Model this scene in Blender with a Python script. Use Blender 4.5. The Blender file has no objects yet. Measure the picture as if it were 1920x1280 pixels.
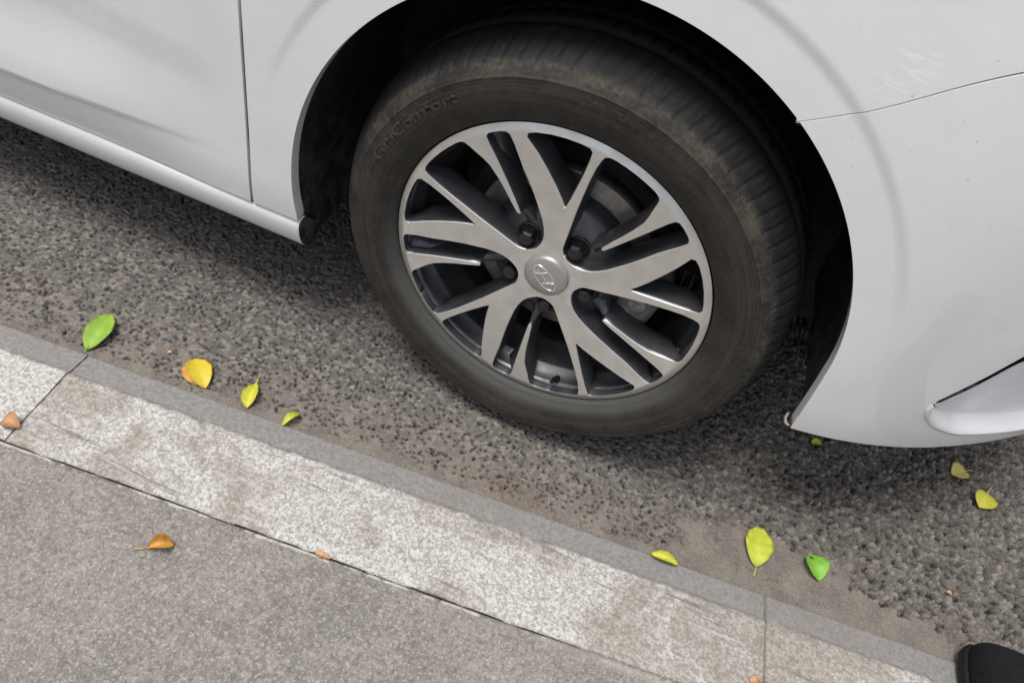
import bpy, math, random
import numpy as np
from mathutils import Vector, Matrix
from mathutils.geometry import delaunay_2d_cdt
R = math.radians
random.seed(7)
rng = np.random.default_rng(11)
sc = bpy.context.scene
col = sc.collection

# ------------------------------------------------------------------ camera, sky, sun, exposure
cd = bpy.data.cameras.new('camera'); cam = bpy.data.objects.new('camera', cd); col.objects.link(cam)
cam.location = (0.09046, -0.73148, 0.97460)
cam.rotation_euler = (0.724396, -0.196146, 0.362595)
cd.sensor_fit = 'HORIZONTAL'; cd.sensor_width = 36.0; cd.lens = 1414.04 / 1920 * 36
cd.clip_start = 0.02; cd.clip_end = 400
sc.camera = cam

SUN_EL, SUN_AZ = 73, 220          # azimuth: direction the light comes from, degrees clockwise from +Y
w = bpy.data.worlds.new('World'); sc.world = w; w.use_nodes = True
nt = w.node_tree; bg = nt.nodes['Background']
sky = nt.nodes.new('ShaderNodeTexSky'); sky.sky_type = 'NISHITA'; sky.sun_disc = False
sky.sun_elevation = R(SUN_EL); sky.sun_rotation = R(SUN_AZ)
sky.air_density = 1.0; sky.dust_density = 4.0; sky.ozone_density = 1.0
hs = nt.nodes.new('ShaderNodeHueSaturation'); hs.inputs['Saturation'].default_value = 0.52
nt.links.new(sky.outputs[0], hs.inputs['Color']); nt.links.new(hs.outputs[0], bg.inputs['Color'])
bg.inputs['Strength'].default_value = 0.11
sd = bpy.data.lights.new('sun', 'SUN'); sun = bpy.data.objects.new('sun', sd); col.objects.link(sun)
sd.energy = 1.5; sd.angle = R(20); sd.color = (1.0, 0.975, 0.94)
az, el = R(SUN_AZ), R(SUN_EL)
sdir = Vector((math.sin(az) * math.cos(el), math.cos(az) * math.cos(el), math.sin(el)))
sun.rotation_euler = sdir.to_track_quat('Z', 'Y').to_euler(); sun.location = (0, -3, 5)
vs = sc.view_settings
vs.view_transform = 'Standard'; vs.look = 'None'; vs.gamma = 1.0; vs.exposure = 0.42
vs.use_curve_mapping = False

# ------------------------------------------------------------------ helpers
def mk(name, V, F, mat, parent=None, smooth=True, normals=None, mats=None, mi=None):
    me = bpy.data.meshes.new(name)
    me.from_pydata([tuple(map(float, v)) for v in V], [], [tuple(map(int, f)) for f in F])
    for m in (mats or [mat]): me.materials.append(m)
    if mi is not None: me.polygons.foreach_set('material_index', np.asarray(mi, dtype=np.int32))
    if smooth: me.polygons.foreach_set('use_smooth', np.ones(len(me.polygons), dtype=bool))
    me.update()
    if normals is not None: me.normals_split_custom_set_from_vertices([tuple(map(float, q)) for q in normals])
    o = bpy.data.objects.new(name, me); col.objects.link(o)
    if parent: o.parent = parent
    return o
def tag(o, label=None, cat=None, group=None, kind=None):
    if label: o['label'] = label
    if cat: o['category'] = cat
    if group: o['group'] = group
    if kind: o['kind'] = kind
    return o
def empty(name, loc=(0, 0, 0), rz=0, parent=None):
    o = bpy.data.objects.new(name, None); col.objects.link(o); o.location = loc; o.rotation_euler.z = rz
    o.empty_display_size = .1
    if parent: o.parent = parent
    return o
def smoothstep(a, b, x):
    t = np.clip((x - a) / (b - a), 0, 1); return t * t * (3 - 2 * t)
def hash2(i, j, s=0):
    i = np.asarray(i).astype(np.int64); j = np.asarray(j).astype(np.int64)
    h = (i * 374761393 + j * 668265263 + s * 974634777) & 0xFFFFFFFF
    h = ((h ^ (h >> 13)) * 1274126177) & 0xFFFFFFFF
    h = ((h ^ (h >> 16)) * 2246822519) & 0xFFFFFFFF
    return ((h ^ (h >> 15)) & 0xFFFFFF) / float(0x1000000)
def vnoise(x, y, s=0):
    i = np.floor(x); j = np.floor(y); fx = x - i; fy = y - j
    fx = fx * fx * (3 - 2 * fx); fy = fy * fy * (3 - 2 * fy)
    a = hash2(i, j, s); b = hash2(i + 1, j, s); c = hash2(i, j + 1, s); d = hash2(i + 1, j + 1, s)
    return (a * (1 - fx) + b * fx) * (1 - fy) + (c * (1 - fx) + d * fx) * fy
def fbm(x, y, o=4, s=0):
    v = 0; a = .5; t = 0
    for k in range(o):
        v = v + a * vnoise(x, y, s + k); t += a; a *= .5; x = x * 2.03 + 13.1; y = y * 2.03 + 7.7
    return v / t
def voronoi(x, y, s=0):
    i0 = np.floor(x); j0 = np.floor(y)
    f1 = np.full(x.shape, 9.0); f2 = np.full(x.shape, 9.0); idr = np.zeros(x.shape); id2 = np.zeros(x.shape)
    for di in (-1, 0, 1):
        for dj in (-1, 0, 1):
            i = i0 + di; j = j0 + dj
            px = i + .12 + .76 * hash2(i, j, s); py = j + .12 + .76 * hash2(i, j, s + 1)
            d = np.hypot(px - x, py - y); r = hash2(i, j, s + 2); r2 = hash2(i, j, s + 3)
            nearer = d < f1
            f2 = np.where(nearer, f1, np.minimum(f2, d))
            idr = np.where(nearer, r, idr); id2 = np.where(nearer, r2, id2); f1 = np.where(nearer, d, f1)
    return f1, f2, idr, id2
def lathe(prof, n=128, a0=0, a1=2 * math.pi, fn=None):
    # prof: (y, r); axis is local Y
    prof = np.array(prof); k = len(prof); full = abs(a1 - a0 - 2 * math.pi) < 1e-6
    m = n if full else n + 1
    A = a0 + (a1 - a0) * np.arange(m) / n
    V = np.zeros((m, k, 3)); V[:, :, 0] = np.cos(A)[:, None] * prof[None, :, 1]; V[:, :, 2] = np.sin(A)[:, None] * prof[None, :, 1]
    V[:, :, 1] = prof[None, :, 0]
    F = []
    for i in range(n):
        i2 = (i + 1) % m
        for j in range(k - 1): F.append((i * k + j, i2 * k + j, i2 * k + j + 1, i * k + j + 1))
    return V.reshape(-1, 3), F
def box(c, s):
    V = [(c[0] + sx * s[0] / 2, c[1] + sy * s[1] / 2, c[2] + sz * s[2] / 2) for sx in (-1, 1) for sy in (-1, 1) for sz in (-1, 1)]
    F = [(0, 1, 3, 2), (4, 6, 7, 5), (0, 4, 5, 1), (2, 3, 7, 6), (0, 2, 6, 4), (1, 5, 7, 3)]
    return V, F
def tube(path, rad, n=8, closed=False, cap=True):
    P = [Vector(q) for q in path]; m = len(P); V = []; F = []
    rads = rad if hasattr(rad, '__len__') else [rad] * m
    for i in range(m):
        a = P[(i - 1) % m] if (closed or i > 0) else P[i]; b = P[(i + 1) % m] if (closed or i < m - 1) else P[i]
        t = (b - a).normalized(); up = Vector((0, 1, 0)) if abs(t.y) < .9 else Vector((1, 0, 0))
        s = t.cross(up).normalized(); q = s.cross(t)
        for j in range(n):
            A = 2 * math.pi * j / n; V.append(P[i] + (s * math.cos(A) + q * math.sin(A)) * rads[i])
    for i in range(m if closed else m - 1):
        i2 = (i + 1) % m
        for j in range(n): F.append((i * n + j, i2 * n + j, i2 * n + (j + 1) % n, i * n + (j + 1) % n))
    if cap and not closed: F.append(tuple(range(n))); F.append(tuple((m - 1) * n + j for j in range(n))[::-1])
    return V, F
def join(*parts):
    V = []; F = []
    for v, f in parts:
        b = len(V); V += [tuple(q) for q in v]; F += [tuple(i + b for i in g) for g in f]
    return V, F
def bevel(o, wd=.003, seg=2):
    m = o.modifiers.new('bevel', 'BEVEL'); m.width = wd; m.segments = seg; m.limit_method = 'ANGLE'; return o

# the kerb line, turned by TH against the car: foot of bevel, top of bevel, back joint, height
TH = math.atan(.091); CT, ST = math.cos(TH), math.sin(TH)
T_A, T_W, T_B, KTOP = -.1544, -.1954, -.3222, .014
# ------------------------------------------------------------------ materials
def sock(x, L):
    return x
class M:
    def __init__(s, name):
        s.m = bpy.data.materials.new(name); s.m.use_nodes = True; s.t = s.m.node_tree; s.b = s.t.nodes['Principled BSDF']
    def put(s, inp, v):
        if isinstance(v, bpy.types.NodeSocket): s.t.links.new(v, inp)
        elif v is not None:
            if inp.type == 'RGBA' and len(v) == 3: v = (*v, 1)
            inp.default_value = v
    def n(s, typ, out=0, props=None, **kw):
        nd = s.t.nodes.new('ShaderNode' + typ)
        for k, v in (props or {}).items(): setattr(nd, k, v)
        for k, v in kw.items():
            i = nd.inputs[int(k[1:])] if k[0] == 'i' and k[1:].isdigit() else nd.inputs[k.replace('_', ' ')]
            s.put(i, v)
        return nd.outputs[out]
    def obj(s): return s.n('TexCoord', 3)
    def geo(s): return s.n('NewGeometry', 0)
    def attr(s, nm): return s.n('Attribute', 2, dict(attribute_name=nm))
    def noise(s, vec, scale, det=4, rough=.55, out=0, dist=0.0): return s.n('TexNoise', out, Vector=vec, Scale=scale, Detail=det, Roughness=rough, Distortion=dist)
    def ramp(s, f, *stops):
        o = s.n('ValToRGB', 0, Fac=f); r = o.node.color_ramp
        while len(r.elements) < len(stops): r.elements.new(.5)
        for e, (p, c) in zip(r.elements, stops):
            e.position = p; e.color = (*c, 1) if hasattr(c, '__len__') else (c, c, c, 1)
        return o
    def mix(s, f, a, b, blend='MIX'):
        nd = s.t.nodes.new('ShaderNodeMix'); nd.data_type = 'RGBA'; nd.blend_type = blend
        s.put(nd.inputs[0], f); s.put(nd.inputs[6], a); s.put(nd.inputs[7], b); return nd.outputs[2]
    def math(s, op, a, b=0.0, clamp=False): return s.n('Math', 0, dict(operation=op, use_clamp=clamp), i0=a, i1=b)
    def mr(s, v, a, b, c=0.0, d=1.0): return s.n('MapRange', 0, dict(interpolation_type='SMOOTHSTEP'), i0=v, i1=a, i2=b, i3=c, i4=d)
    def sep(s, v):
        o = s.n('SeparateXYZ', 0, i0=v); return o.node.outputs
    def bump(s, h, strength, dist=.001, nrm=None): return s.n('Bump', 0, Height=h, Strength=strength, Distance=dist, Normal=nrm)
    def set(s, **kw):
        for k, v in kw.items(): s.put(s.b.inputs[k.replace('_', ' ')], v)
        return s.m

def mat_paint():
    m = M('white_car_paint'); g = m.geo()
    dust = m.noise(g, 9, 5); fine = m.noise(g, 260, 2)
    z = m.sep(g)[2]
    low = m.mr(z, .42, .19, 0, .60)
    grime = m.math('MULTIPLY', m.math('ADD', m.mr(dust, .35, .75, 0, .25), low), m.mr(fine, .3, .7, .7, 1))
    c = m.mix(m.math('MULTIPLY', grime, .45), (.80, .81, .815), (.46, .42, .36))
    spots = m.mr(m.noise(g, 150, 1), .765, .785, 0, .45)
    c = m.mix(spots, c, (.42, .41, .39))
    # pale scuff marks rubbed into the clear coat above the arch
    xs = m.n('Mapping', 0, Vector=g, Location=(-.255, 0, -.703), Rotation=(0, 0, 0))
    d = m.n('VectorMath', 1, dict(operation='LENGTH'), i0=xs)
    st = m.n('Mapping', 0, Vector=g, Rotation=(0, R(32), 0), Scale=(40, 40, 210))
    sm = m.math('MULTIPLY', m.mr(m.noise(st, 1, 3), .50, .66, 0, 1), m.mr(d, .045, .012, 0, 1))
    c = m.mix(m.math('MULTIPLY', sm, .55), c, (.93, .93, .93))
    rough = m.math('ADD', m.mr(dust, .3, .7, .26, .36), m.math('MULTIPLY', grime, .2))
    b = m.bump(m.math('ADD', m.noise(g, 700, 2), m.math('MULTIPLY', m.noise(g, 14, 2), 6.0)), .05, .0006)
    return m.set(Base_Color=c, Roughness=rough, Coat_Weight=1.0, Coat_Roughness=.035, Normal=b, Specular_IOR_Level=.45)
def mat_tyre():
    m = M('dusty_tyre_rubber'); g = m.obj(); xyz = m.sep(g)
    r = m.math('SQRT', m.math('ADD', m.math('MULTIPLY', xyz[0], xyz[0]), m.math('MULTIPLY', xyz[2], xyz[2])))
    n1 = m.noise(g, 28, 6, .65); n2 = m.noise(g, 170, 4, .6)
    sh = m.math('MULTIPLY', m.mr(r, .268, .284), m.mr(r, .2990, .2890))
    mud = m.math('MULTIPLY', sh, m.mr(m.math('ADD', m.math('MULTIPLY', n1, .6), m.math('MULTIPLY', n2, .5)), .46, .72))
    c = m.mix(m.mr(n1, .3, .75), (.016, .0145, .013), (.042, .036, .029))
    c = m.mix(m.mr(n2, .5, .75, 0, .35), c, (.085, .073, .058))
    c = m.mix(m.math('MULTIPLY', mud, .30), c, (.15, .132, .095))
    c = m.mix(m.mr(r, .2875, .2950, 0, .95), c, (.009, .009, .010))  # tread blackened in colour, standing in for the wheel arch's shade
    cv = m.n('CombineXYZ', 0, i0=m.math('MULTIPLY', r, 620), i1=m.math('MULTIPLY', n1, 1.5)); stk = m.noise(cv, 1, 3)
    c = m.mix(m.math('MULTIPLY', m.mr(stk, .5, .72, 0, .62), m.mr(r, .292, .282)), c, (.085, .076, .062))
    fl = m.math('MULTIPLY', m.mr(m.noise(g, 240, 3, .7), .62, .74, 0, .30), m.mr(r, .262, .285))
    c = m.mix(fl, c, (.17, .155, .12))
    bead = m.math('MULTIPLY', m.mr(r, .246, .226), m.mr(xyz[2], .05, -.15))
    c = m.mix(m.math('MULTIPLY', bead, .55), c, (.115, .118, .108))  # lower bead painted lighter, sky light put into the rubber colour
    b = m.bump(m.math('ADD', n2, m.noise(g, 900, 2)), .35, .0012)
    return m.set(Base_Color=c, Roughness=m.mr(n1, .3, .7, .62, .8), Normal=b, Specular_IOR_Level=.35)
def mat_alu():
    m = M('machined_aluminium'); g = m.obj(); xyz = m.sep(g)
    r = m.math('SQRT', m.math('ADD', m.math('MULTIPLY', xyz[0], xyz[0]), m.math('MULTIPLY', xyz[2], xyz[2])))
    cv = m.n('CombineXYZ', 0, i0=m.math('MULTIPLY', r, 1800), i1=m.math('MULTIPLY', xyz[1], 10))
    ln = m.noise(cv, 1, 2); n1 = m.noise(g, 30, 5); n2 = m.noise(g, 420, 3)
    c = m.mix(m.mr(n1, .35, .7, 0, .5), (.80, .785, .755), (.60, .585, .555))
    c = m.mix(m.mr(n2, .55, .75, 0, .10), c, (.42, .39, .34))
    c = m.mix(m.mr(ln, .4, .7, 0, .18), c, (.40, .385, .36))
    return m.set(Base_Color=c, Metallic=.85, Roughness=m.mr(n1, .3, .7, .34, .5), Normal=m.bump(ln, .12, .0003))
def simple(name, c, rough, metal=0.0, var=.25, scale=40, bump=.1, coat=0.0, spec=.5, c2=None, t=(.35, .7)):
    m = M(name); g = m.obj(); n1 = m.noise(g, scale, 5, .6)
    k = c2 or tuple(x * (1 - var) for x in c)
    cc = m.mix(m.mr(n1, *t), c, k)
    return m.set(Base_Color=cc, Roughness=m.mr(n1, .3, .7, rough * .88, min(1, rough * 1.15)), Metallic=metal,
                 Normal=m.bump(m.noise(g, scale * 12, 3), bump, .0006), Coat_Weight=coat, Coat_Roughness=.15, Specular_IOR_Level=spec)
def mat_asphalt():
    m = M('asphalt'); g = m.geo()
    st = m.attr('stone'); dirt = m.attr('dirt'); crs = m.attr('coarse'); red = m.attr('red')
    n1 = m.noise(g, 600, 3); n2 = m.noise(g, 7, 5); n3 = m.noise(g, 90, 4)
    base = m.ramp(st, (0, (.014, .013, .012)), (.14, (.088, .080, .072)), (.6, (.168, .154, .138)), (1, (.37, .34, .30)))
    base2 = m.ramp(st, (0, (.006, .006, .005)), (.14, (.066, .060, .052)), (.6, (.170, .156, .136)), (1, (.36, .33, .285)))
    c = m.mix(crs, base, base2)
    c = m.mix(m.mr(n2, .35, .7, 0, .12), c, (.155, .142, .126))
    c = m.mix(m.math('MULTIPLY', m.mr(n1, .52, .68, 0, .7), m.mr(st, .02, .12)), c, (.31, .29, .26))
    c = m.mix(m.mr(n1, .44, .32, 0, .6), c, (.035, .032, .030))
    gr = m.noise(g, 260, 5, .7)
    d = m.math('MULTIPLY', m.mr(m.math('ADD', dirt, m.math('MULTIPLY', m.math('SUBTRACT', gr, .5), 1.1)), .10, .95), .85)
    dc = m.mix(m.mr(m.noise(g, 22, 4), .35, .7), (.26, .228, .192), (.175, .154, .130))
    dc = m.mix(m.mr(n1, .54, .66, 0, .75), dc, (.42, .385, .335))
    dc = m.mix(m.mr(gr, .45, .33, 0, .7), dc, (.085, .074, .062))
    c = m.mix(d, c, dc)
    c = m.mix(m.math('MULTIPLY', red, m.mr(n3, .4, .65)), c, (.20, .125, .085))
    b = m.bump(m.math('ADD', n1, m.noise(g, 1500, 2)), .8, .0012)
    return m.set(Base_Color=c, Roughness=m.mr(st, 0, 1, .62, .92), Normal=b, Specular_IOR_Level=.35)
def mat_kerb():
    m = M('weathered_white_kerb_stone'); g = m.geo(); o = m.obj()
    bev = m.attr('bevel'); tone = m.attr('tone')
    n1 = m.noise(g, 5.5, 8, .68, dist=.9); n2 = m.noise(g, 185, 5, .65); n3 = m.noise(g, 420, 3, .6); n5 = m.noise(g, 230, 4, .65)
    st = m.n('Mapping', 0, Vector=g, Rotation=(0, 0, R(-52)), Scale=(5, 70, 20)); n4 = m.noise(st, 1, 6, .65)
    white = m.mix(m.mr(n2, .42, .62), (.63, .62, .59), (.41, .395, .365))
    stain = m.mix(m.mr(n2, .42, .62), (.42, .385, .345), (.26, .232, .20))
    k = m.math('ADD', m.math('MULTIPLY', n1, .80), m.math('MULTIPLY', n4, .20))
    c = m.mix(m.mr(m.math('ADD', k, m.math('MULTIPLY', tone, .10)), .46, .60), white, stain)
    c = m.mix(m.mr(m.math('ADD', n1, m.math('MULTIPLY', n3, .25)), .36, .46, .65, 0), c, (.70, .69, .66))
    c = m.mix(m.mr(n3, .56, .68, 0, .75), c, (.20, .17, .135))
    c = m.mix(m.mr(n5, .50, .60, 0, .7), c, (.27, .245, .21))
    grey = m.mix(m.mr(n2, .35, .65), (.30, .292, .28), (.215, .208, .198))
    grey = m.mix(m.mr(n3, .56, .7, 0, .5), grey, (.36, .345, .32))
    grey = m.mix(m.mr(n1, .45, .7, 0, .4), grey, (.25, .215, .18))
    scr = m.math('MULTIPLY', m.mr(n4, .60, .68), m.mr(n1, .42, .58))
    c = m.mix(m.math('MULTIPLY', scr, .35), c, (.74, .725, .69))
    s2 = m.n('Mapping', 0, Vector=g, Rotation=(0, 0, R(62)), Scale=(7, 130, 20)); n6 = m.noise(s2, 1, 4, .6, dist=.35)
    rub = m.math('MULTIPLY', m.mr(n6, .58, .66), m.mr(m.noise(g, 7, 3), .47, .56))
    c = m.mix(m.math('MULTIPLY', rub, .75), c, (.17, .155, .135))
    c = m.mix(bev, c, grey)
    b = m.bump(m.math('ADD', n2, m.math('MULTIPLY', n3, .7)), .6, .0016)
    return m.set(Base_Color=c, Roughness=m.mr(n2, .3, .7, .75, .92), Normal=b, Specular_IOR_Level=.3)
def mat_pavement():
    m = M('speckled_grey_pavement'); g = m.geo(); o = m.obj(); xyz = m.sep(o)
    n1 = m.noise(g, 3.2, 5, .6); n2 = m.noise(g, 26, 5, .6); n3 = m.noise(g, 330, 3, .6); n5 = m.noise(g, 150, 4, .7)
    c = m.mix(m.mr(n1, .35, .68), (.205, .188, .170), (.285, .260, .232))
    c = m.mix(m.mr(n2, .4, .7, 0, .55), c, (.18, .168, .156))
    c = m.mix(m.mr(m.noise(g, 48, 5, .7), .45, .62, 0, .5), c, (.33, .305, .272))
    c = m.mix(m.mr(n3, .55, .66, 0, .6), c, (.50, .475, .435))
    c = m.mix(m.mr(n5, .54, .68, 0, .6), c, (.46, .43, .385))
    c = m.mix(m.mr(n5, .47, .38, 0, .6), c, (.12, .11, .10))
    c = m.mix(m.mr(n3, .42, .32, 0, .6), c, (.10, .092, .084))
    # pale chipped arris along the joint, and lime wash that has run over the joint further right
    t = xyz[1]; s = xyz[0]
    edge = m.math('MULTIPLY', m.mr(m.math('ADD', t, m.math('MULTIPLY', m.noise(g, 45, 3), .010)), T_B - .0024, T_B + .0006), m.mr(m.noise(g, 30, 4, .65), .43, .52))
    edge = m.math('MULTIPLY', edge, m.mr(s, .3, .05))
    lime = m.math('ADD', m.math('MULTIPLY', m.math('SUBTRACT', s, .05), .04), m.math('MULTIPLY', m.math('SUBTRACT', m.noise(g, 16, 6, .65), .5), .060))
    lime = m.mr(m.math('SUBTRACT', m.math('ADD', t, -T_B), m.math('MULTIPLY', lime, -1)), -.008, .012)
    lime = m.math('MULTIPLY', lime, m.mr(s, .02, .12))
    wash = m.mix(m.mr(n5, .4, .62), (.50, .475, .42), (.30, .27, .23))
    c = m.mix(m.math('MULTIPLY', lime, .9), c, wash)
    c = m.mix(edge, c, (.62, .60, .54))
    b = m.bump(m.math('ADD', n3, m.math('MULTIPLY', n5, 1.2)), .5, .0012)
    return m.set(Base_Color=c, Roughness=m.mr(n2, .3, .7, .7, .9), Normal=b, Specular_IOR_Level=.35)
def mat_leaf(name, c1, c2, spots=.0):
    m = M(name); o = m.obj(); xyz = m.sep(o)
    n1 = m.noise(o, 60, 4); vein = m.attr('vein')
    c = m.mix(m.mr(n1, .35, .7), c1, c2)
    c = m.mix(m.math('MULTIPLY', vein, .45), c, tuple(min(1, x * 1.5 + .06) for x in c1))
    if spots: c = m.mix(m.mr(m.noise(o, 130, 3), .62, .7, 0, spots), c, (.16, .07, .02))
    ed = m.attr('rim'); c = m.mix(m.math('MULTIPLY', m.mr(m.math('ADD', ed, m.math('MULTIPLY', n1, .35)), .95, 1.2), .7), c, tuple(x * .55 for x in (c2[0] * 1.2, c2[1] * .75, c2[2])))
    return m.set(Base_Color=c, Roughness=.52, Specular_IOR_Level=.5, Subsurface_Weight=0.0, Normal=m.bump(m.noise(o, 350, 3), .25, .0006))

PAINT = mat_paint(); TYRE = mat_tyre(); ALU = mat_alu(); ASPH = mat_asphalt(); KERB = mat_kerb(); PAVE = mat_pavement()
DARKALLOY = simple('dark_grey_alloy_lacquer', (.078, .080, .088), .36, .5, .4, 35, .08, .3)
BARREL = simple('dull_rim_barrel', (.17, .17, .178), .40, .75, .5, 22, .1)
CAPMAT = simple('silver_cap_paint', (.50, .48, .45), .38, .7, .15, 60, .05)
EMBMAT = simple('bright_emblem_chrome', (.80, .80, .78), .22, .9, .08, 60, .02)
def mat_liner():
    m = M('dusty_black_arch_liner'); g = m.geo(); z = m.sep(g)[2]; n1 = m.noise(g, 30, 5, .65); n2 = m.noise(g, 300, 3)
    c = m.mix(m.mr(n1, .35, .7), (.016, .016, .017), (.034, .032, .030))
    d = m.math('MULTIPLY', m.mr(z, .42, .22), m.mr(m.math('ADD', n1, m.math('MULTIPLY', n2, .4)), .55, .85))
    c = m.mix(m.math('MULTIPLY', d, .6), c, (.14, .13, .115))
    return m.set(Base_Color=c, Roughness=.8, Normal=m.bump(n2, .5, .001), Specular_IOR_Level=.35)
LINER = mat_liner()
BLACK = simple('black_rubber_seal', (.010, .010, .010), .6, 0, .2, 40, .1, 0, .3)
NUTMAT = simple('black_lug_nut', (.028, .028, .032), .38, .5, .3, 90, .05, .2)
DISC = simple('brushed_brake_iron', (.34, .32, .30), .42, .7, .3, 60, .1)
CALI = simple('grey_cast_caliper', (.33, .31, .28), .6, .35, .4, 90, .5)
UNDER = simple('dark_underbody', (.016, .016, .016), .85, 0, .3, 20, .3)
GLASS = simple('dark_window_glass', (.02, .024, .026), .06, 0, .1, 10, 0)
CANVAS = simple('black_shoe_canvas', (.0085, .0090, .0105), .8, 0, .3, 160, .8, 0, .3)
SOLE = simple('black_shoe_sole', (.013, .013, .014), .65, 0, .3, 60, .3, 0, .3)
GRIT = simple('pale_grit', (.36, .33, .29), .85, 0, .5, 300, .5)
TWIG = simple('dry_brown_twig', (.23, .17, .11), .8, 0, .5, 200, .4)
MORTAR = simple('dark_joint_mortar', (.10, .09, .08), .9, 0, .4, 120, .6)

# ------------------------------------------------------------------ ground: road sheet with real aggregate relief
def axis(lo, hi, step, far):
    a = list(np.arange(lo, hi + step * .5, step)); s = step; x = a[-1]; up = []
    while x < far: s = min(s * 1.5, 20); x += s; up.append(x)
    s = step; x = a[0]; dn = []
    while x > -far: s = min(s * 1.5, 20); x -= s; dn.append(x)
    return np.array(dn[::-1] + a + up)
ax = axis(-1.10, .96, .0016, 150); ay = axis(-.25, .44, .0016, 150)
GX, GY = np.meshgrid(ax, ay, indexing='ij')
tt = -GX * ST + GY * CT; e = tt - T_A                      # distance from the kerb's foot
ss = GX * CT + GY * ST
wx = GX + .0012 * (fbm(GX * 160, GY * 160, 2, 50) - .5); wy = GY + .0012 * (fbm(GX * 160, GY * 160, 2, 60) - .5)
f1, f2, idr, id2 = voronoi(wx / .0088, wy / .0088, 3)
g1, g2, jdr, jd2 = voronoi(wx / .0056, wy / .0056, 21)
big = fbm(GX * 4, GY * 4, 3, 5)
coarse = smoothstep(.15, .62, GX + .25 * (big - .5) - .15 * (GY - .1))
hA = .0022 * (1 - smoothstep(.0, .6, g1)) * (jdr - .25) + .0010 * (fbm(GX * 420, GY * 420, 2, 9) - .5)
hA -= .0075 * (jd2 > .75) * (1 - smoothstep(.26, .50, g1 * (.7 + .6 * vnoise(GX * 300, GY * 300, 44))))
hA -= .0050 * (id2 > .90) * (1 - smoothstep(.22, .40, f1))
f1w = f1 * (.65 + .7 * vnoise(GX * 230, GY * 230, 46))
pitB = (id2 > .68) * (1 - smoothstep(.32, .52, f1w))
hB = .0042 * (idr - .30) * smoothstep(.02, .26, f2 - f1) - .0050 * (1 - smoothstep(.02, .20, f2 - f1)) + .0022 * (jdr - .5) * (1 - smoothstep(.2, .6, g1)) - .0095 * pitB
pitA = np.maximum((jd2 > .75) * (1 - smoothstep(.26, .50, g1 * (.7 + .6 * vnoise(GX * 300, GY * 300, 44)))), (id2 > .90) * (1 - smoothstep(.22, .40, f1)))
H = hA * (1 - coarse) + hB * coarse + .004 * (fbm(GX * 6, GY * 6, 3, 31) - .5)
# smooth silt only in a lens by the right joint and in a thin line at the kerb's foot
edge_n = .9 * (fbm(GX * 40, GY * 40, 4, 77) - .5)
lens = smoothstep(1.15, .75, np.hypot((GX - .47) / .16, (e - .035) / .065) + edge_n) + smoothstep(1.15, .75, np.hypot((GX - .66) / .13, (e - .02) / .035) + edge_n)
foot = smoothstep(1.3, .4, e / (.010 + .030 * fbm(GX * 7, GY * 7, 3, 40)) + edge_n)
dirt = np.clip(np.maximum(lens, foot), 0, 1)
fill = .0006 + .0012 * smoothstep(.04, 0, e) + .0022 * (fbm(GX * 120, GY * 120, 3, 90) - .5)
H = H * (1 - dirt) + np.maximum(H * .25, fill) * dirt
dustw = np.clip(dirt * .8 + .62 * smoothstep(.17, -.02, e) * smoothstep(.22, .62, fbm(GX * 10, GY * 10, 5, 99)) + .22 * smoothstep(.34, .05, e), 0, 1)
red = smoothstep(.45, .68, fbm(GX * 22, GY * 22, 4, 120)) * (np.exp(-(((GX - .13) / .15) ** 2 + ((e - .03) / .022) ** 2)) + .7 * np.exp(-(((GX + .85) / .12) ** 2 + ((e - .05) / .04) ** 2)))
near = (GX > -1.3) & (GX < 1.1) & (GY > -.3) & (GY < .6)
H = np.where(near, H, 0)
# the tyre's contact patch presses the loose surface flat
cp = np.exp(-((GX / .075) ** 4 + ((GY - .09) / .1) ** 4)); H = H * (1 - cp) - .001 * cp
stone = np.where(coarse > .5, .12 + .88 * (idr * .6 + jdr * .4), .12 + .88 * (jdr * .75 + .25 * idr))
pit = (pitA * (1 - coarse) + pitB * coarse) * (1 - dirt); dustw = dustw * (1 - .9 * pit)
stone = stone * (1 - pit)   # plucked-stone pits coloured near-black, their shade put into the colour with the binder
nx, ny = GX.shape
me = bpy.data.meshes.new('road')
me.vertices.add(nx * ny); me.vertices.foreach_set('co', np.stack([GX, GY, H], -1).astype(np.float32).ravel())
ii = np.arange(nx * ny).reshape(nx, ny)
Q = np.stack([ii[:-1, :-1], ii[1:, :-1], ii[1:, 1:], ii[:-1, 1:]], -1).reshape(-1, 4)
me.loops.add(Q.size); me.loops.foreach_set('vertex_index', Q.astype(np.int32).ravel())
me.polygons.add(len(Q)); me.polygons.foreach_set('loop_start', np.arange(0, Q.size, 4, dtype=np.int32))
me.polygons.foreach_set('use_smooth', np.ones(len(Q), dtype=bool))
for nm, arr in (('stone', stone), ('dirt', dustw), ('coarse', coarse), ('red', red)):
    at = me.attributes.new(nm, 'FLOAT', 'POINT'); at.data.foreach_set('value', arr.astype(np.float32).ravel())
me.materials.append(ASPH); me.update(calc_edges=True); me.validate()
road = bpy.data.objects.new('road', me); col.objects.link(road); tag(road, kind='structure')

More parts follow.
